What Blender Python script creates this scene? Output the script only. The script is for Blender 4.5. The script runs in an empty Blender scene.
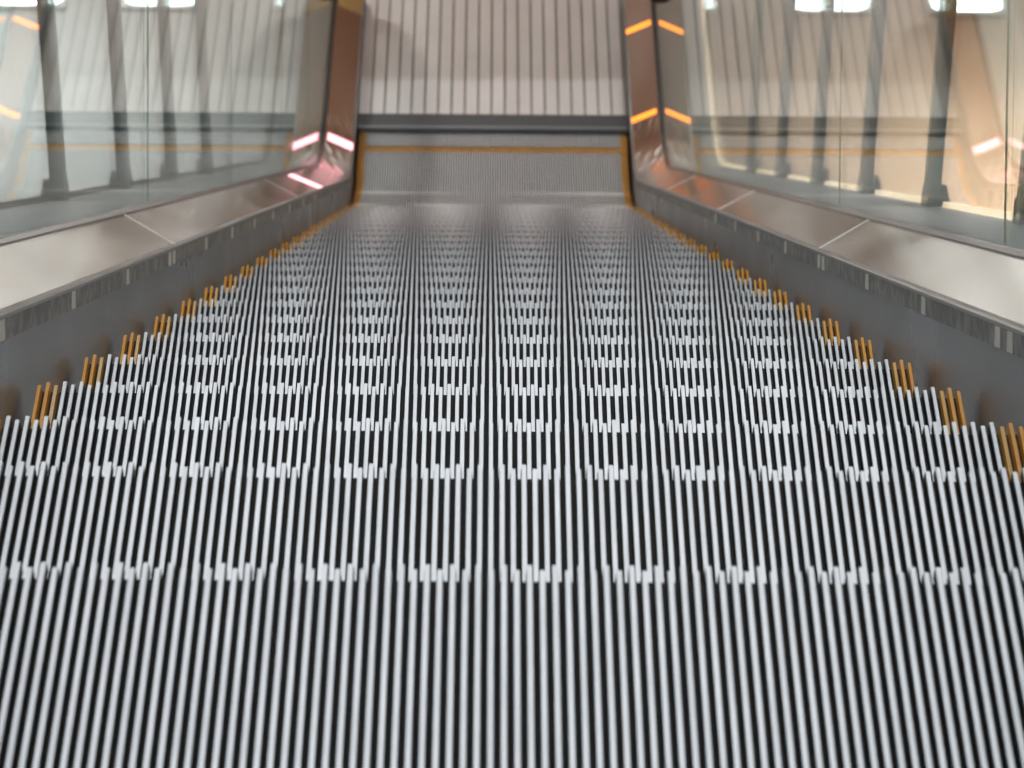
import bpy, bmesh, math, random
from mathutils import Vector, Matrix
random.seed(7)
D = bpy.data
C = bpy.context.scene.collection
S30, C30 = 0.5, math.sqrt(3) / 2
TAN = math.tan(math.radians(30))

# ------------------------------------------------------------------ materials
def mat(name, col, rough=0.5, metal=0.0, spec=0.5, noise=None, bump=None, emit=None, estr=0.0, stripes=None, detail=6):
    m = D.materials.new(name); m.use_nodes = True
    nt = m.node_tree; b = nt.nodes['Principled BSDF']
    b.inputs['Base Color'].default_value = (*col, 1)
    b.inputs['Roughness'].default_value = rough
    b.inputs['Metallic'].default_value = metal
    b.inputs['Specular IOR Level'].default_value = spec
    if emit:
        b.inputs['Emission Color'].default_value = (*emit, 1)
        b.inputs['Emission Strength'].default_value = estr
    tc = nt.nodes.new('ShaderNodeTexCoord')
    if noise:            # (scale xyz, second colour, lo, hi) or + rough range
        sc, col2, lo, hi = noise[:4]
        mp = nt.nodes.new('ShaderNodeMapping'); mp.inputs['Scale'].default_value = sc
        nz = nt.nodes.new('ShaderNodeTexNoise'); nz.inputs['Scale'].default_value = 1.0
        nz.inputs['Detail'].default_value = detail
        nt.links.new(tc.outputs['Object'], mp.inputs['Vector']); nt.links.new(mp.outputs[0], nz.inputs['Vector'])
        r = nt.nodes.new('ShaderNodeValToRGB')
        r.color_ramp.elements[0].position = lo; r.color_ramp.elements[1].position = hi
        r.color_ramp.elements[0].color = (*col, 1); r.color_ramp.elements[1].color = (*col2, 1)
        nt.links.new(nz.outputs['Fac'], r.inputs[0]); nt.links.new(r.outputs[0], b.inputs['Base Color'])
        if len(noise) > 4:
            mr = nt.nodes.new('ShaderNodeMapRange')
            mr.inputs['From Min'].default_value = lo; mr.inputs['From Max'].default_value = hi
            mr.inputs['To Min'].default_value = noise[4]; mr.inputs['To Max'].default_value = noise[5]
            nt.links.new(nz.outputs['Fac'], mr.inputs['Value']); nt.links.new(mr.outputs[0], b.inputs['Roughness'])
    if bump:             # (scale xyz, strength, distance)
        sc, st, di = bump
        mp = nt.nodes.new('ShaderNodeMapping'); mp.inputs['Scale'].default_value = sc
        nz = nt.nodes.new('ShaderNodeTexNoise'); nz.inputs['Scale'].default_value = 1.0
        nz.inputs['Detail'].default_value = 0
        nt.links.new(tc.outputs['Object'], mp.inputs['Vector']); nt.links.new(mp.outputs[0], nz.inputs['Vector'])
        bp = nt.nodes.new('ShaderNodeBump'); bp.inputs['Strength'].default_value = st; bp.inputs['Distance'].default_value = di
        nt.links.new(nz.outputs['Fac'], bp.inputs['Height']); nt.links.new(bp.outputs[0], b.inputs['Normal'])
    return m

M = {}
M['rib'] = mat('worn_aluminium_rib', (0.47, 0.487, 0.51), 0.48, 0.5, noise=((60, 9, 60), (0.55, 0.568, 0.593), 0.35, 0.7))
M['groove'] = mat('black_groove', (0.011, 0.009, 0.0102), 0.7, spec=0.25, noise=((25, 25, 25), (0.021, 0.0175, 0.019), 0.4, 0.75))
M['yellow'] = mat('yellow_rib', (0.62, 0.28, 0.025), 0.5, noise=((50, 14, 50), (0.72, 0.37, 0.06), 0.4, 0.75))
M['yellow_worn'] = mat('worn_yellow_rib', (0.58, 0.31, 0.07), 0.5, noise=((40, 6, 40), (0.66, 0.46, 0.25), 0.45, 0.7))
M['riser'] = mat('dark_riser', (0.05, 0.05, 0.052), 0.5, 0.4)
M['skirt'] = mat('dark_skirt_steel', (0.16, 0.163, 0.165), 0.3, 0.6, noise=((2.5, 2.5, 2.5), (0.215, 0.215, 0.215), 0.35, 0.7, 0.26, 0.38))
M['band'] = mat('scuffed_band', (0.16, 0.16, 0.155), 0.5, 0.4, noise=((70, 26, 40), (0.30, 0.29, 0.275), 0.42, 0.62))
M['lip'] = mat('edge_lip', (0.23, 0.23, 0.225), 0.32, 0.8)
M['tab'] = mat('pale_tab', (0.72, 0.70, 0.64), 0.6, noise=((90, 90, 90), (0.6, 0.58, 0.52), 0.4, 0.7))
M['deck'] = mat('brushed_deck_steel', (0.74, 0.71, 0.685), 0.27, 1.0, noise=((4, 1.0, 2.5), (0.82, 0.79, 0.765), 0.3, 0.75, 0.10, 0.20), detail=1, bump=((0.9, 0.8, 0.9), 0.05, 0.05))
M['outer'] = mat('outer_deck_steel', (0.50, 0.53, 0.55), 0.4, 0.25, noise=((8, 2, 8), (0.53, 0.535, 0.54), 0.4, 0.7))
M['rubber'] = mat('black_rubber', (0.022, 0.022, 0.023), 0.22)
M['handrail'] = mat('black_handrail', (0.018, 0.018, 0.018), 0.35)
M['seam'] = mat('bright_seam', (0.88, 0.87, 0.85), 0.4, 0.3)
M['post'] = mat('teal_grey_post', (0.035, 0.085, 0.095), 0.35, 0.2, noise=((14, 14, 3), (0.06, 0.12, 0.13), 0.4, 0.7))
M['base'] = mat('dark_base_block', (0.045, 0.052, 0.055), 0.4, 0.4)
M['cream'] = mat('cream_glare_strip', (0.82, 0.70, 0.55), 0.5, emit=(1.0, 0.74, 0.50), estr=2.2)  # emissive strip stands in for warm glare along the outer trim
M['darktrim'] = mat('dark_trim', (0.03, 0.03, 0.028), 0.5, noise=((60, 22, 60), (0.24, 0.17, 0.05), 0.58, 0.72))
M['comb'] = mat('dark_comb', (0.05, 0.055, 0.06), 0.38, 0.6)
M['combedge'] = mat('comb_edge', (0.16, 0.175, 0.185), 0.35, 0.8)
M['plate'] = mat('ribbed_plate', (0.46, 0.45, 0.443), 0.42, 0.1, noise=((9, 3, 9), (0.51, 0.50, 0.493), 0.35, 0.7))
M['plategroove'] = mat('plate_groove', (0.2, 0.19, 0.185), 0.5)
M['floor'] = mat('floor_grey', (0.44, 0.44, 0.435), 0.35, noise=((3, 3, 3), (0.50, 0.495, 0.49), 0.35, 0.7))
M['floorwarm'] = mat('floor_salmon', (0.58, 0.45, 0.36), 0.4, noise=((3, 3, 3), (0.63, 0.50, 0.40), 0.35, 0.7))
M['floorpale'] = mat('floor_pale', (0.26, 0.25, 0.24), 0.5, noise=((1.6, 0.55, 1), (0.88, 0.87, 0.85), 0.44, 0.54), detail=2)
M['floorbrown'] = mat('floor_brown', (0.14, 0.105, 0.085), 0.5, noise=((3, 3, 3), (0.18, 0.14, 0.115), 0.4, 0.62))
M['ceilbrown'] = mat('ceiling_copper_brown', (0.60, 0.36, 0.245), 0.6, noise=((4, 4, 4), (0.66, 0.40, 0.27), 0.4, 0.62))
M['wallcream'] = mat('wall_cream', (0.62, 0.55, 0.47), 0.6, noise=((2, 2, 2), (0.66, 0.59, 0.51), 0.35, 0.7))
M['wallgrey'] = mat('wall_grey', (0.52, 0.51, 0.50), 0.6, noise=((2, 2, 2), (0.56, 0.55, 0.54), 0.35, 0.7))
M['ceil'] = mat('ceiling_white', (0.7, 0.7, 0.69), 0.8, noise=((4, 4, 4), (0.74, 0.74, 0.73), 0.35, 0.7))
M['housing'] = mat('lamp_housing', (0.6, 0.6, 0.6), 0.4, 0.3)
M['sheen'] = mat('yellow_reflection', (0.36, 0.20, 0.04), 0.5, noise=((30, 30, 30), (0.27, 0.17, 0.06), 0.4, 0.7))

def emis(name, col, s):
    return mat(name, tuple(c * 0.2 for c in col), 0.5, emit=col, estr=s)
M['tube'] = emis('white_diffuser', (0.93, 0.98, 1.0), 4.0)
M['floorglare'] = emis('floor_glare_glow', (0.90, 0.98, 1.0), 8.0)
M['amber'] = emis('amber_reflection', (1.0, 0.24, 0.01), 2.5)
M['redpink'] = emis('red_reflection', (1.0, 0.40, 0.46), 3.0)

def glass_mat():
    m = D.materials.new('clear_green_glass'); m.use_nodes = True
    nt = m.node_tree; nt.nodes.clear()
    out = nt.nodes.new('ShaderNodeOutputMaterial')
    geo = nt.nodes.new('ShaderNodeNewGeometry')
    ior = nt.nodes.new('ShaderNodeMapRange')
    ior.inputs['To Min'].default_value = IOR_G; ior.inputs['To Max'].default_value = 1 / IOR_G
    nt.links.new(geo.outputs['Backfacing'], ior.inputs['Value'])
    fr = nt.nodes.new('ShaderNodeFresnel'); nt.links.new(ior.outputs[0], fr.inputs['IOR'])
    # keep the pane a plain dielectric from both of its faces
    fr_ior = nt.nodes.new('ShaderNodeMath'); fr_ior.operation = 'ADD'
    tr = nt.nodes.new('ShaderNodeBsdfTransparent'); tr.inputs[0].default_value = (0.93, 0.975, 0.96, 1)
    gl = nt.nodes.new('ShaderNodeBsdfGlossy'); gl.inputs['Roughness'].default_value = 0.012
    gl.inputs['Color'].default_value = (0.96, 0.99, 0.98, 1)
    mx = nt.nodes.new('ShaderNodeMixShader')
    nt.nodes.remove(fr_ior)
    nt.links.new(fr.outputs[0], mx.inputs[0]); nt.links.new(tr.outputs[0], mx.inputs[1]); nt.links.new(gl.outputs[0], mx.inputs[2])
    nt.links.new(mx.outputs[0], out.inputs['Surface'])
    return m
IOR_G = 1.26
M['glass'] = glass_mat()
M['glassedge'] = mat('glass_edge', (0.10, 0.14, 0.13), 0.3)
M['jointgold'] = mat('joint_gold', (0.55, 0.45, 0.28), 0.4)

# ------------------------------------------------------------------ helpers
def obj(name, bm, m, parent=None, smooth=False):
    me = D.meshes.new(name); bm.normal_update(); bm.to_mesh(me); bm.free()
    for x in (m if isinstance(m, (list, tuple)) else [m]): me.materials.append(x)
    if smooth:
        for p in me.polygons: p.use_smooth = True
    o = D.objects.new(name, me); C.objects.link(o)
    if parent: o.parent = parent
    return o

def thing(name, label, cat, loc=(0, 0, 0), group=None):
    o = D.objects.new(name, None); C.objects.link(o); o.location = loc; o.empty_display_size = 0.1
    o['label'] = label; o['category'] = cat
    if group: o['group'] = group
    return o

def tag(o, label, cat, group=None):
    o['label'] = label; o['category'] = cat
    if group: o['group'] = group
    return o

def struct(o):
    o['kind'] = 'structure'; return o

def box(bm, x0, x1, y0, y1, z0, z1, mi=0):
    v = [bm.verts.new(p) for p in ((x0,y0,z0),(x1,y0,z0),(x1,y1,z0),(x0,y1,z0),(x0,y0,z1),(x1,y0,z1),(x1,y1,z1),(x0,y1,z1))]
    for f in ((3,2,1,0),(4,5,6,7),(0,1,5,4),(1,2,6,5),(2,3,7,6),(3,0,4,7)):
        bm.faces.new([v[i] for i in f]).material_index = mi
    return v

def bbox_bevel(x0, x1, y0, y1, z0, z1, w=0.003, seg=2):
    bm = bmesh.new(); box(bm, x0, x1, y0, y1, z0, z1)
    bmesh.ops.bevel(bm, geom=bm.edges[:], offset=w, segments=seg, affect='EDGES', profile=0.7)
    return bm

# ------------------------------------------------------------------ escalator path (nosing line)
ZB = -4.65; RB = 1.5            # lower flat level, lower curve radius
RT = 2.6; YT = -0.85            # upper curve
Y_B0 = (-ZB) / TAN - RB * math.tan(math.radians(15)) * C30   # end of the slope
S_B0 = Y_B0 / C30
S_B1 = S_B0 + RB * math.pi / 6
Y_B1 = Y_B0 + RB * S30
S_T0 = YT / C30
S_T1 = S_T0 - RT * math.pi / 6
Y_T1 = YT - RT * S30
Z_T = -YT * TAN + RT * (1 - C30)
def path(s):
    """point and normal (in Y,Z) of the nosing line at arc length s"""
    if S_T0 <= s <= S_B0: return (s * C30, -s * S30), (S30, C30)
    if s > S_B0:
        if s >= S_B1: return (Y_B1 + s - S_B1, ZB), (0, 1)
        t = math.pi / 6 - (s - S_B0) / RB
        return (Y_B1 - RB * math.sin(t), ZB + RB * (1 - math.cos(t))), (math.sin(t), math.cos(t))
    if s <= S_T1: return (Y_T1 + s - S_T1, Z_T), (0, 1)
    t = (s - S_T1) / RT
    return (Y_T1 + RT * math.sin(t), Z_T - RT * (1 - math.cos(t))), (math.sin(t), math.cos(t))
def pt(s, x, h):
    (y, z), (ny, nz) = path(s)
    if s > S_B0: h *= 1 + 0.155 * min(1, (s - S_B0) / (S_B1 - S_B0))
    return Vector((x, y + ny * h, z + nz * h))
def step_z(Y):
    if Y < Y_T1: return Z_T
    if Y < YT: return Z_T - RT + math.sqrt(RT * RT - (Y - Y_T1) ** 2)
    if Y < Y_B0: return -Y * TAN
    if Y < Y_B1: return ZB + RB - math.sqrt(RB * RB - (Y - Y_B1) ** 2)
    return ZB
def srange(s0, s1, ds=0.09):
    out = [s0]
    marks = [S_T1, S_T0, S_B0, S_B1]
    cur = s0
    n = max(1, int(math.ceil((s1 - s0) / ds)))
    ss = [s0 + (s1 - s0) * i / n for i in range(n + 1)] + [m for m in marks if s0 < m < s1]
    return sorted(set(ss))
def sweep(bm, prof, s0, s1, closed=True, mi=0, ds=0.09, caps=True):
    """sweep an (x,h) outline along the path"""
    rings = []
    for s in srange(s0, s1, ds):
        rings.append([bm.verts.new(pt(s, x, h)) for x, h in prof])
    n = len(prof)
    for a, b in zip(rings, rings[1:]):
        for i in range(n if closed else n - 1):
            j = (i + 1) % n
            bm.faces.new((a[i], a[j], b[j], b[i])).material_index = mi
    if closed and caps:
        bm.faces.new(rings[0][::-1]).material_index = mi; bm.faces.new(rings[-1]).material_index = mi
    return rings
def fixn(bm):
    bmesh.ops.recalc_face_normals(bm, faces=bm.faces[:]); return bm

# ------------------------------------------------------------------ steps
PITCH = 0.009; NR = 111; RH = 0.0115; T = 0.40
RW_T, RW_B = 0.0037, 0.0052
def rib(bm, x, y0, y1, m_top, m_side, ztop=0.0):
    """one cleat: tapered bar with a chamfered nose (front = +y)"""
    a, b = RW_T / 2, RW_B / 2; zb = ztop - RH; zm = ztop - 0.0035; am = a + (b - a) * 0.35
    def ring(y, zt, zmm):
        return [bm.verts.new((x - b, y, zb)), bm.verts.new((x - am, y, zmm)), bm.verts.new((x - a, y, zt)),
                bm.verts.new((x + a, y, zt)), bm.verts.new((x + am, y, zmm)), bm.verts.new((x + b, y, zb))]
    r0 = ring(y0, ztop, zm); r1 = ring(y1 - 0.003, ztop, zm)
    r2 = ring(y1, ztop - 0.003, zm - 0.0015)
    for p, q in ((r0, r1), (r1, r2)):
        for i, mi in ((0, m_side), (1, m_top), (2, m_top), (3, m_top), (4, m_side)):
            bm.faces.new((p[i], q[i], q[i + 1], p[i + 1])).material_index = mi
    bm.faces.new((r2[0], r2[1], r2[4], r2[5])).material_index = m_side
    bm.faces.new((r2[1], r2[2], r2[3], r2[4])).material_index = m_top
    bm.faces.new(r0).material_index = m_side
REAR = 0.036
def xs(i): return (i - (NR - 1) / 2) * PITCH
def make_step():
    root = thing('escalator_step', '', 'escalator step', (0, 0, 0))
    bm = bmesh.new()
    for i in range(3, NR - 3):
        rib(bm, xs(i), -T + REAR, 0.0 if i % 2 else -0.006, 0, 1)
    box(bm, -0.4995, 0.4995, -T + 0.002, -0.008, -0.034, -RH + 0.0005, 1)
    obj('tread', fixn(bm), [M['rib'], M['groove']], root)
    for sgn in (-1, 1):
        bm = bmesh.new()
        for i in (0, 1, 2):
            mi = 2 if i == 2 else 0
            rib(bm, sgn * abs(xs(i)), -T + 0.002, -0.001 if i % 2 else -0.007, mi, 0 if i < 2 else 0)
        o = obj('side_strip', fixn(bm), [M['yellow'], M['groove'], M['yellow_worn']], root)
        o['label'] = 'yellow painted edge ribs'
    bm = bmesh.new()
    for i in range(3, NR - 3):
        rib(bm, xs(i), -T + 0.002, -T + REAR - 0.0015, 0, 0)
    o = obj('rear_strip', fixn(bm), [M['yellow'], M['groove']], root); o['label'] = 'yellow painted rear ribs'
    bm = bmesh.new()                         # curved riser below the nose
    prof = [(-0.012, -0.03), (-0.006, -0.06), (-0.008, -0.11), (-0.02, -0.16), (-0.04, -0.205)]
    pr = prof + [(y - 0.012, z) for y, z in prof[::-1]]
    a = [bm.verts.new((-0.497, y, z)) for y, z in pr]; b = [bm.verts.new((0.497, y, z)) for y, z in pr]
    for i in range(len(pr)):
        j = (i + 1) % len(pr); bm.faces.new((a[i], a[j], b[j], b[i]))
    bm.faces.new(a); bm.faces.new(b[::-1])
    obj('riser', fixn(bm), M['riser'], root)
    return root
ORD = ['nearest', 'second nearest', 'third nearest', 'fourth nearest', 'fifth nearest', 'sixth nearest', 'seventh nearest',
       'eighth nearest', 'ninth nearest', 'tenth nearest', 'eleventh nearest', 'twelfth nearest', 'thirteenth nearest',
       'fourteenth nearest', 'fifteenth nearest', 'sixteenth nearest', 'seventeenth nearest', 'eighteenth nearest']
K0, K1 = -3, 22
def step_label(k):
    i = k - K0
    if i == 0: return 'nearest grey ribbed step, its wide white ribs filling the bottom of the photo'
    if k == K1: return 'flat dark ribbed step behind the yellow cross line, sliding under the comb'
    if k == K1 - 1: return 'flat dark ribbed step between the pale edge line and the yellow cross line'
    if k == K1 - 2: return 'dark ribbed step at the foot of the slope, just before the flat steps'
    if k == K1 - 3: return 'last pale ribbed step on the slope, its nose where the dark flat steps begin'
    if k == K1 - 4: return 'pale ribbed step second from last on the slope, next to the lower curve'
    if k == K1 - 5: return 'pale ribbed step third from last on the slope before the flat steps'
    if k == K1 - 6: return 'pale ribbed step fourth from last on the slope before the flat steps'
    if k == K1 - 7: return 'pale ribbed step fifth from last on the slope before the flat steps'
    if i in (1, 2): return ORD[i] + ' ribbed step, white ribs with its yellow edges cut off by the frame'
    return ORD[i] + ' grey ribbed step on the slope, counted up from the bottom of the photo'
proto = make_step()
parts = list(proto.children)
for k in range(K0, K1 + 1):
    if k == K0: r = proto; cs = parts
    else:
        r = proto.copy(); C.objects.link(r)
        for ch in parts:
            c = ch.copy(); C.objects.link(c); c.parent = r
    r.location = (0, k * T + 0.0095, step_z(k * T))
    tag(r, step_label(k), 'escalator step', 'moving escalator steps')

# ------------------------------------------------------------------ balustrades
XS = 0.511                      # skirt face
GX0, GX1 = 0.621, 0.627         # glass
H_EDGE, H_GL = 0.088, 0.1335
S_START, S_END = -2.9, S_B1 + 1.10
def strip_prof(sgn, pts): return [(sgn * x, h) for x, h in pts]
def deck_pt(s, sgn, t, off=0.0):
    x = XS + (GX0 - XS) * t; h = H_EDGE + (H_GL - H_EDGE) * t
    nx, nh = -(H_GL - H_EDGE), (GX0 - XS); l = math.hypot(nx, nh)
    return pt(s, sgn * (x + nx / l * off), h + nh / l * off)
SKEW = 0.22                     # the deck joints are cut on a slant
def balustrade(sgn, label, joints, gjoints, tabs, reflections, reflmat, refllabel, trim):
    root = thing('escalator_balustrade', label, 'balustrade', (0, 0, 0), 'escalator balustrades')
    P = lambda pts: strip_prof(sgn, pts)
    bm = bmesh.new()
    sweep(bm, P([(XS, -0.22), (XS, 0.060), (XS + 0.02, 0.060), (XS + 0.02, -0.22)]), S_START, S_END)
    obj('skirt_panel', fixn(bm), M['skirt'], root)
    bm = bmesh.new()
    sweep(bm, P([(XS - 0.0025, 0.0585), (XS - 0.0025, 0.0815), (XS + 0.02, 0.0815), (XS + 0.02, 0.0585)]), S_START, S_END)
    band = obj('skirt_band', fixn(bm), M['band'], root); band['label'] = 'scuffed grey band under the deck edge'
    for s in tabs:
        bm = bmesh.new()
        sweep(bm, P([(XS - 0.0035, 0.0595), (XS - 0.0035, 0.0805), (XS - 0.002, 0.0805), (XS - 0.002, 0.0595)]), s - 0.019, s + 0.019)
        obj('tab', fixn(bm), M['tab'], band)
    bm = bmesh.new()
    sweep(bm, P([(XS - 0.003, 0.0815), (XS - 0.004, 0.0855), (XS - 0.002, H_EDGE), (XS + 0.02, H_EDGE + 0.006), (XS + 0.02, 0.0815)]), S_START, S_END)
    obj('edge_lip', fixn(bm), M['lip'], root)
    cuts = [S_START] + joints + [S_END]
    for a, b in zip(cuts, cuts[1:]):
        bm = bmesh.new()
        prof = []
        for s in srange(a + (0.002 if a != S_START else 0), b - (0.002 if b != S_END else 0), 0.06):
            prof.append((s, [bm.verts.new(deck_pt(s + SKEW * t, sgn, t)) for t in (0, .33, .66, 1)] +
                            [bm.verts.new(deck_pt(s + SKEW * t, sgn, t, -0.012)) for t in (1, 0)]))
        for (sa, ra), (sb, rb) in zip(prof, prof[1:]):
            for i in range(6):
                bm.faces.new((ra[i], ra[(i + 1) % 6], rb[(i + 1) % 6], rb[i]))
        bm.faces.new(prof[0][1][::-1]); bm.faces.new(prof[-1][1])
        d = obj('deck_panel', fixn(bm), M['deck'], root)
        if b != S_END:
            bm = bmesh.new()
            v = []
            for s in (b - 0.0035, b + 0.0035):
                v.append([bm.verts.new(deck_pt(s + SKEW * t, sgn, t, o)) for t, o in ((0, .0012), (.97, .0012), (.97, -.004), (0, -.004))])
            for i in range(4): bm.faces.new((v[0][i], v[0][(i + 1) % 4], v[1][(i + 1) % 4], v[1][i]))
            bm.faces.new(v[0][::-1]); bm.faces.new(v[1])
            obj('seam', fixn(bm), M['seam'], root)
    bm = bmesh.new()
    sweep(bm, P([(GX0 - 0.0105, 0.126), (GX0 - 0.010, 0.1325), (GX0 - 0.004, 0.137), (GX0 - 0.0005, 0.138), (GX0 - 0.0005, 0.126)]), S_START, S_END)
    obj('glass_gasket', fixn(bm), M['rubber'], root)
    cuts = [S_START] + gjoints + [S_END]
    for a, b in zip(cuts, cuts[1:]):
        bm = bmesh.new()
        sweep(bm, P([(GX0, 0.128), (GX0, 0.845), (GX1, 0.845), (GX1, 0.128)]), a + 0.0015, b - 0.0015, caps=True)
        fixn(bm)
        for f in bm.faces:
            if abs(f.normal.x) < 0.5 and f.calc_center_median().z > 1e9: f.material_index = 1
        g = obj('glass_panel', bm, [M['glass'], M['glassedge']], root)
        if b != S_END:
            bm = bmesh.new()
            sweep(bm, P([(GX0 + 0.001, 0.140), (GX0 + 0.001, 0.845), (GX0 + 0.0035, 0.845), (GX0 + 0.0035, 0.140)]), b - 0.0013, b + 0.0013)
            obj('joint_seal', fixn(bm), M['jointgold'] if sgn > 0 else M['glassedge'], root)
    bm = bmesh.new()
    sweep(bm, P([(GX1 + 0.001, 0.128), (GX1 + 0.001, 0.134), (0.815, 0.139), (0.815, 0.10), (GX1 + 0.001, 0.09)]), S_START, S_END)
    obj('outer_deck', fixn(bm), M['outer'], root)
    bm = bmesh.new()
    sweep(bm, P([(0.800, 0.139), (0.800, 0.149), (0.814, 0.149), (0.814, 0.139)]), S_START, S_END)
    o = obj('outer_trim', fixn(bm), M[trim], root); o['label'] = 'glowing cream strip of painted glare' if trim == 'cream' else 'dark edge trim'
    bm = bmesh.new()
    sweep(bm, P([(0.80, 0.10), (0.815, 0.10), (0.815, -0.5), (0.80, -0.5)]), S_START, S_B0 + 0.1)
    obj('cladding', fixn(bm), M['outer'], root)
    for (s0, s1) in reflections:  # glowing strips painted in for reflections of lights out of view
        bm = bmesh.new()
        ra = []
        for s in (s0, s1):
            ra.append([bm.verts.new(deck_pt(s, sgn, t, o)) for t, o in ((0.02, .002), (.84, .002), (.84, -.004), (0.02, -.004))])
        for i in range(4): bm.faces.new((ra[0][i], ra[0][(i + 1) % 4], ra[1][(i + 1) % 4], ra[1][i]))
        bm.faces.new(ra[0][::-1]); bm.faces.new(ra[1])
        o = obj('deck_reflection', fixn(bm), M[reflmat], root); o['label'] = refllabel
    return root
TABS = [-0.203, 0.435, 1.088, 1.745, 1.822, 2.474, 3.123, 3.785, 4.45, 5.14, 5.80, 6.44]
def s_of_Y(Y): return S_B1 + (Y - Y_B1)
left = balustrade(-1, 'left glass and steel balustrade with the pink red reflected glow on its deck', [1.88, 5.6], [0.58, 2.611, 4.7, 6.8, 8.4], TABS,
                  [(S_B1 - 0.27, S_B1 - 0.20), (6.78, 7.02)], 'redpink', 'painted pink red reflection', 'darktrim')
right = balustrade(1, 'right glass and steel balustrade with the amber reflected glow on its deck', [1.87, 4.45, 6.9], [0.57, 2.698, 4.8, 6.9, 8.4],
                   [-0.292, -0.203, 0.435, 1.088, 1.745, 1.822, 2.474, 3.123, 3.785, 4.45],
                   [(s_of_Y(8.450), s_of_Y(8.482)), (s_of_Y(9.135), s_of_Y(9.167))], 'amber', 'painted amber reflection', 'cream')

# yellow reflection painted at the end of the left deck
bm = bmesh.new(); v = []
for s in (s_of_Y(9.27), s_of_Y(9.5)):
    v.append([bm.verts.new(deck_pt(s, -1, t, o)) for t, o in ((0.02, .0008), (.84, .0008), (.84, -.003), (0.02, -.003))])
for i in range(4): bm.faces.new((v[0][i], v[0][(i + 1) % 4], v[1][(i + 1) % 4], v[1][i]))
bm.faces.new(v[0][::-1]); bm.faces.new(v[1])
o = obj('yellow_reflection', fixn(bm), M['sheen'], left); o['label'] = 'painted yellow reflection'

# handrails
def handrail(sgn, label):
    X = sgn * 0.624; HR = 0.86
    pts = []
    for s in srange(S_START, S_END - 0.02, 0.08):
        p = pt(s, X, HR); pts.append((p.y, p.z))
    y0, z0 = pts[-1]; r = 0.29
    for i in range(1, 15):
        a = math.pi / 2 - math.pi * i / 14
        pts.append((y0 + r * math.cos(a), z0 - r + r * math.sin(a)))
    for i in range(1, 8): pts.append((y0 - i * 0.1, z0 - 2 * r))
    bm = bmesh.new(); rings = []
    oval = [(0.04 * math.cos(t), 0.016 * math.sin(t)) for t in [2 * math.pi * i / 12 for i in range(12)]]
    for i, (y, z) in enumerate(pts):
        ya, za = pts[max(0, i - 1)]; yb, zb = pts[min(len(pts) - 1, i + 1)]
        l = math.hypot(yb - ya, zb - za); ty, tz = (yb - ya) / l, (zb - za) / l
        rings.append([bm.verts.new((X + a, y - tz * b, z + ty * b)) for a, b in oval])
    for p, q in zip(rings, rings[1:]):
        for i in range(12):
            j = (i + 1) % 12; bm.faces.new((p[i], p[j], q[j], q[i]))
    bm.faces.new(rings[0][::-1]); bm.faces.new(rings[-1])
    o = obj('handrail', fixn(bm), M['handrail'], None, True)
    tag(o, label, 'handrail', 'black rubber handrails')
    return y0, z0, r, X
for sgn, lb in ((-1, 'black rubber handrail on top of the left glass'), (1, 'black rubber handrail on top of the right glass')):
    y0, z0, r, X = handrail(sgn, lb)
    bm = bmesh.new()                              # rounded newel pane
    ro = r - 0.02; n = 16
    outline = [(y0 + 0.0, z0 - r + ro)] + [(y0 + ro * math.sin(math.pi * i / n), z0 - r + ro * math.cos(math.pi * i / n)) for i in range(1, n + 1)]
    outline += [(y0, z0 - r - ro)]
    a = [bm.verts.new((sgn * GX0, y, z)) for y, z in outline]; b = [bm.verts.new((sgn * GX1, y, z)) for y, z in outline]
    bm.faces.new(a); bm.faces.new(b[::-1])
    for i in range(len(a)):
        j = (i + 1) % len(a); bm.faces.new((a[i], a[j], b[j], b[i])).material_index = 1
    obj('glass_panel', fixn(bm), [M['glass'], M['glassedge']], left if sgn < 0 else right)

# ------------------------------------------------------------------ posts beyond the glass
def make_post():
    root = thing('guard_post', '', 'post')
    bm = bbox_bevel(-0.016, 0.012, -0.016, 0.016, 0.02, 0.95, 0.004)
    obj('post_shaft', bm, M['post'], root)
    bm = bbox_bevel(-0.0165, 0.028, -0.03, 0.03, -0.02, 0.03, 0.003)
    for v in bm.verts:                       # foot cut to the slope of the deck
        if v.co.z < 0: v.co.z = -v.co.y * TAN + 0.001
    o = obj('base_block', bm, M['base'], root); o['label'] = 'dark base block'
    return root
pp = make_post(); pch = list(pp.children); first = True
sR = [1.49, 2.646, 3.796, 4.955, 6.066, 7.2]; sL = [2.63, 3.79, 4.95, 6.06]
nth = ['nearest', 'second', 'third', 'fourth', 'fifth', 'sixth']
for side, ss in ((1, sR), (-1, sL)):
    for i, s in enumerate(ss):
        if first: r = pp; first = False
        else:
            r = pp.copy(); C.objects.link(r)
            for ch in pch:
                c = ch.copy(); C.objects.link(c); c.parent = r
        p = pt(s, side * 0.785, 0.139); r.location = p
        if side < 0: r.scale = (-1, 1, 1)
        sd = 'right' if side > 0 else 'left'
        if side > 0 and i == 0: lb = 'teal grey post cut off by the right edge of the photo, behind glass'
        elif i == 0: lb = 'large teal grey post behind the left glass, nearest on that side'
        else: lb = nth[i] + ' teal grey post from the near end behind the ' + sd + ' glass'
        tag(r, lb, 'post', 'teal grey posts along the ' + sd + ' side')

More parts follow.
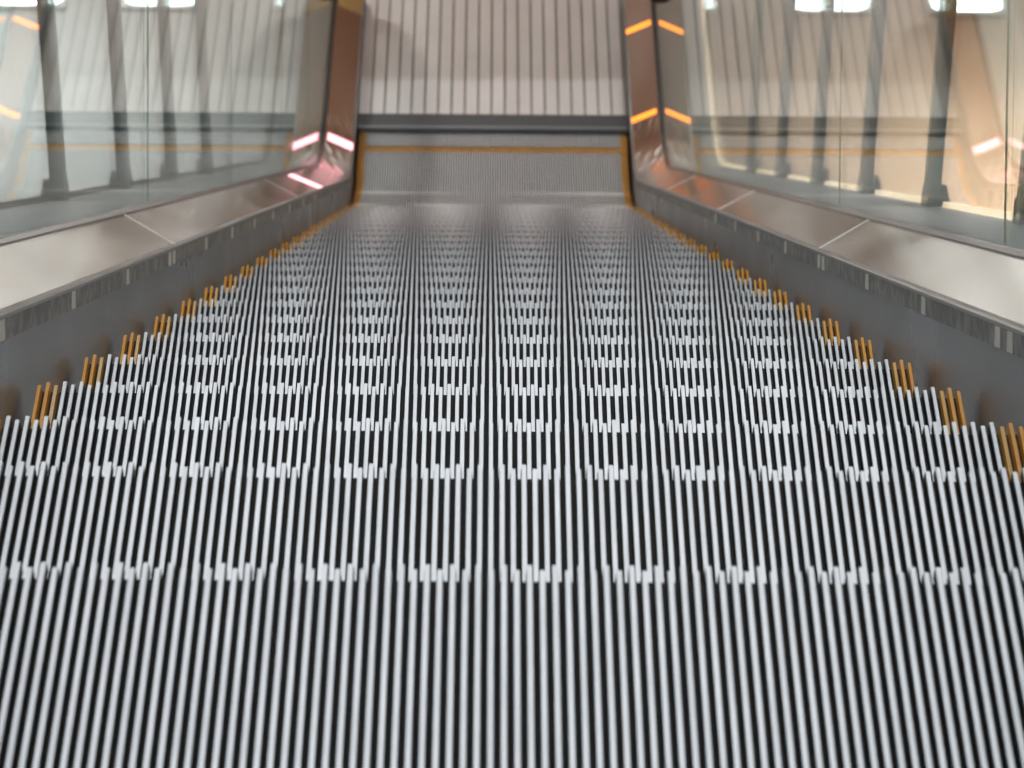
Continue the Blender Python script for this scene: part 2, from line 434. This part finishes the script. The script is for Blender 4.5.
# ------------------------------------------------------------------ comb and landing plate
Y_C0, Y_C1 = 8.545, 8.665
ZF = ZB + 0.008
root = thing('comb_plate', 'dark steel comb plate across the foot of the escalator', 'comb plate', (0, Y_C0, ZF))
bm = bmesh.new()
box(bm, -0.508, 0.508, 0.0, Y_C1 - Y_C0, -0.02, 0.004)
bm.verts.ensure_lookup_table()
obj('plate_body', bm, M['comb'], root)
bm = bmesh.new(); box(bm, -0.508, 0.508, 0.012, 0.028, 0.002, 0.0065)
obj('edge_bar', bm, M['combedge'], root)
bm = bmesh.new()
for i in range(NR - 1):
    x = (xs(i) + xs(i + 1)) / 2
    v = [bm.verts.new(p) for p in ((x - .0014, 0, -.004), (x + .0014, 0, -.004), (x + .0014, 0, .003), (x - .0014, 0, .003), (x - .0009, -.05, -.014), (x + .0009, -.05, -.014))]
    for f in ((0, 1, 2, 3), (3, 2, 5, 4), (0, 4, 5, 1), (0, 3, 4), (1, 5, 2)): bm.faces.new([v[i2] for i2 in f])
obj('comb_teeth', fixn(bm), M['comb'], root)
bm = bmesh.new()
PX = 0.0505
box(bm, -0.508, 0.508, Y_C1 + 0.001, 9.8, ZB + 0.001, ZF - 0.004, 1)
i = 0
x = -0.507
while x < 0.49:
    box(bm, x, min(x + PX - 0.0095, 0.507), Y_C1 + 0.004, 9.795, ZF - 0.0045, ZF + 0.003, 0)
    x += PX
o = obj('landing_plate', bm, [M['plate'], M['plategroove']])
tag(o, 'pale ribbed floor plate beyond the comb at the foot of the escalator', 'floor plate')

# added glowing patches for white glare, set in the lower floor beside the landing
ul = [(-0.86, -0.705, 'inner'), (-1.46, -1.16, 'middle'), (-2.0, -1.70, 'outer'), (0.705, 0.87, 'inner'), (1.16, 1.49, 'middle'), (1.73, 2.02, 'outer')]
for x0, x1, w in ul:
    sd = 'left' if x0 < 0 else 'right'
    xm = (x0 + x1) / 2
    r = thing('floor_glare', f'{w} of the three added white glare patches at the top of the {sd} glass', 'light', (xm, 9.565, ZB + 0.01), 'white glare beyond the foot of the escalator')
    hw = (x1 - x0) / 2
    obj('glare_frame', bbox_bevel(-hw - 0.012, hw + 0.012, -0.09, 0.13, -0.008, 0.012, 0.003), M['housing'], r)
    bm = bmesh.new()
    n = 14; top = []
    for i in range(n):
        a = 2 * math.pi * i / n
        ca, sa = math.cos(a), math.sin(a)
        top.append((hw * math.copysign(abs(ca) ** 0.45, ca), 0.02 + 0.10 * math.copysign(abs(sa) ** 0.5, sa)))
    lo = [bm.verts.new((x, y, 0.011)) for x, y in top]; hi = [bm.verts.new((x * .93, 0.02 + (y - 0.02) * .9, 0.02)) for x, y in top]
    for i in range(n): bm.faces.new((lo[i], lo[(i + 1) % n], hi[(i + 1) % n], hi[i]))
    bm.faces.new(hi); bm.faces.new(lo[::-1])
    obj('glare_patch', fixn(bm), M['floorglare'], r)

# ------------------------------------------------------------------ the hall
def slab(name, x0, x1, y0, y1, z0, z1, m):
    bm = bmesh.new(); box(bm, x0, x1, y0, y1, z0, z1)
    return struct(obj(name, bm, m))
XW = 3.0
slab('floor', -XW, -0.62, 11.3, 18, ZB - 0.2, ZB, M['floorpale'])
slab('floor', 0.62, XW, 11.3, 18, ZB - 0.2, ZB, M['floorpale'])
slab('floor', -XW, -0.62, 5.2, 9.78, ZB - 0.2, ZB, M['floor'])
slab('floor', 0.62, XW, 5.2, 9.78, ZB - 0.2, ZB, M['floorwarm'])
slab('floor', -0.62, 0.62, 11.3, 18, ZB - 0.2, ZB, M['floorpale'])
slab('floor', -0.62, 0.62, 5.2, 8.85, ZB - 0.4, ZB - 0.25, M['riser'])
slab('floor', -0.62, 0.62, 8.85, 11.3, ZB - 0.4, ZB, M['floorbrown'])
slab('floor', -XW, XW, -6.5, -2.95, Z_T - 0.3, Z_T, M['floor'])
slab('floor', -XW, -0.62, 9.78, 11.3, ZB - 0.2, ZB, M['floorbrown'])
slab('floor', 0.62, XW, 9.78, 11.3, ZB - 0.2, ZB, M['floorbrown'])
slab('wall_right', XW, XW + 0.15, -6.5, 18, ZB - 0.2, 4.2, M['wallcream'])
slab('wall_left', -XW - 0.15, -XW, -6.5, 18, ZB - 0.2, 4.2, M['wallgrey'])
slab('wall_front', -XW, XW, 18, 18.15, ZB - 0.2, 4.2, M['ceilbrown'])
slab('wall_back', -XW, XW, -6.65, -6.5, ZB - 0.2, 4.2, M['wallgrey'])
slab('ceiling', -XW, XW, -6.5, 18, 4.2, 4.35, M['ceil'])
slab('ceiling', -XW, XW, 6.17, 18, -1.5, -1.2, M['ceilbrown'])

def area(name, loc, rot, sx, sy, power, col):
    l = D.lights.new(name, 'AREA'); l.shape = 'RECTANGLE'; l.size = sx; l.size_y = sy; l.energy = power; l.color = col
    o = D.objects.new(name, l); C.objects.link(o); o.location = loc; o.rotation_euler = rot
    return o
WHITE = (0.95, 0.98, 1.0)
def ceiling_lamp(x, y, z, lx, ly, power, label, col=WHITE, group='ceiling lights', spread=180, tilt=0.0):
    r = thing('ceiling_light', label, 'light', (x, y, z), group)
    obj('lamp_housing', bbox_bevel(-lx / 2 - .03, lx / 2 + .03, -ly / 2 - .03, ly / 2 + .03, -0.06, 0, .008), M['housing'], r)
    obj('diffuser', bbox_bevel(-lx / 2, lx / 2, -ly / 2, ly / 2, -0.075, -0.055, .005), M['tube'], r)
    a = area('lamp', (0, 0, -0.085), (0, 0, 0), lx, ly, power, col); r.rotation_euler.x = tilt; a.parent = r; a.data.spread = math.radians(spread)
ceiling_lamp(0, 1.6, 4.2, 4.0, 0.10, 78, 'long white ceiling light over the middle of the slope')
ceiling_lamp(0, 1.2, 4.15, 4.0, 0.08, 16, 'added long narrow white spotlight tilted down the slope', spread=26, tilt=0.70)  # unseen spot added to put a light band on the landing
ceiling_lamp(0, 4.6, 4.2, 4.0, 0.3, 175, 'added long white ceiling light over the lower part of the slope')  # unseen lamp added to even out the light down the slope
ceiling_lamp(0, -2.5, 4.2, 4.0, 0.18, 12, 'long white ceiling light over the upper landing')
ceiling_lamp(-1.4, 11.6, -1.5, 0.16, 0.16, 66, 'small warm white ceiling light over the left of the lower hall', (1.0, 0.93, 0.84))
ceiling_lamp(1.3, 9.65, -1.5, 0.22, 0.22, 4, 'small white ceiling light over the right of the lower landing')
ceiling_lamp(0, 12.6, -1.5, 4.5, 0.8, 72, 'added wide white ceiling light over the lower hall', spread=60)  # unseen lamp added so the decks mirror a bright floor
ceiling_lamp(-2.1, 8.9, -1.5, 1.0, 0.6, 30, 'added white ceiling light over the left of the lower floor', spread=60)  # unseen lamp added to brighten the floor behind the left glass
ceiling_lamp(2.0, 7.8, -1.5, 1.2, 0.8, 40, 'warm ceiling light over the right of the lower floor', (1.0, 0.79, 0.61), spread=60)

w = D.worlds.new('World'); bpy.context.scene.world = w; w.use_nodes = True
w.node_tree.nodes['Background'].inputs[0].default_value = (0.8, 0.85, 0.9, 1)
w.node_tree.nodes['Background'].inputs[1].default_value = 0.3

bm = bmesh.new()  # unseen truss pan below the steps
sweep(bm, [(-0.50, -0.232), (0.50, -0.232), (0.50, -0.30), (-0.50, -0.30)], S_START, S_B0 + 0.2)
struct(obj('hidden_truss_pan', fixn(bm), M['riser']))

# ------------------------------------------------------------------ camera
f_px = 3636.386
a, b, roll = math.radians(34.10699), math.radians(0.45038), math.radians(0.62116)
fw = Vector((math.sin(b) * math.cos(a), math.cos(b) * math.cos(a), -math.sin(a)))
rt = Vector((math.cos(b), -math.sin(b), 0)); up = rt.cross(fw)
r2 = rt * math.cos(roll) + up * math.sin(roll); u2 = up * math.cos(roll) - rt * math.sin(roll)
cam = D.cameras.new('camera'); co = D.objects.new('camera', cam); C.objects.link(co)
mw = Matrix((( r2.x, u2.x, -fw.x, -0.01183), (r2.y, u2.y, -fw.y, -3.24185), (r2.z, u2.z, -fw.z, 2.20034), (0, 0, 0, 1)))
co.matrix_world = mw
cam.sensor_width = 36; cam.sensor_fit = 'HORIZONTAL'; cam.lens = 36 * f_px / 1024
cam.clip_start = 0.05; cam.clip_end = 100
cam.dof.use_dof = True; cam.dof.focus_distance = 4.2; cam.dof.aperture_fstop = 18
sc = bpy.context.scene
sc.camera = co
sc.view_settings.view_transform = 'Standard'; sc.view_settings.look = 'None'
sc.view_settings.gamma = 1; sc.view_settings.use_curve_mapping = False
sc.view_settings.exposure = 0.0
sc.cycles.max_bounces = 16; sc.cycles.transparent_max_bounces = 16
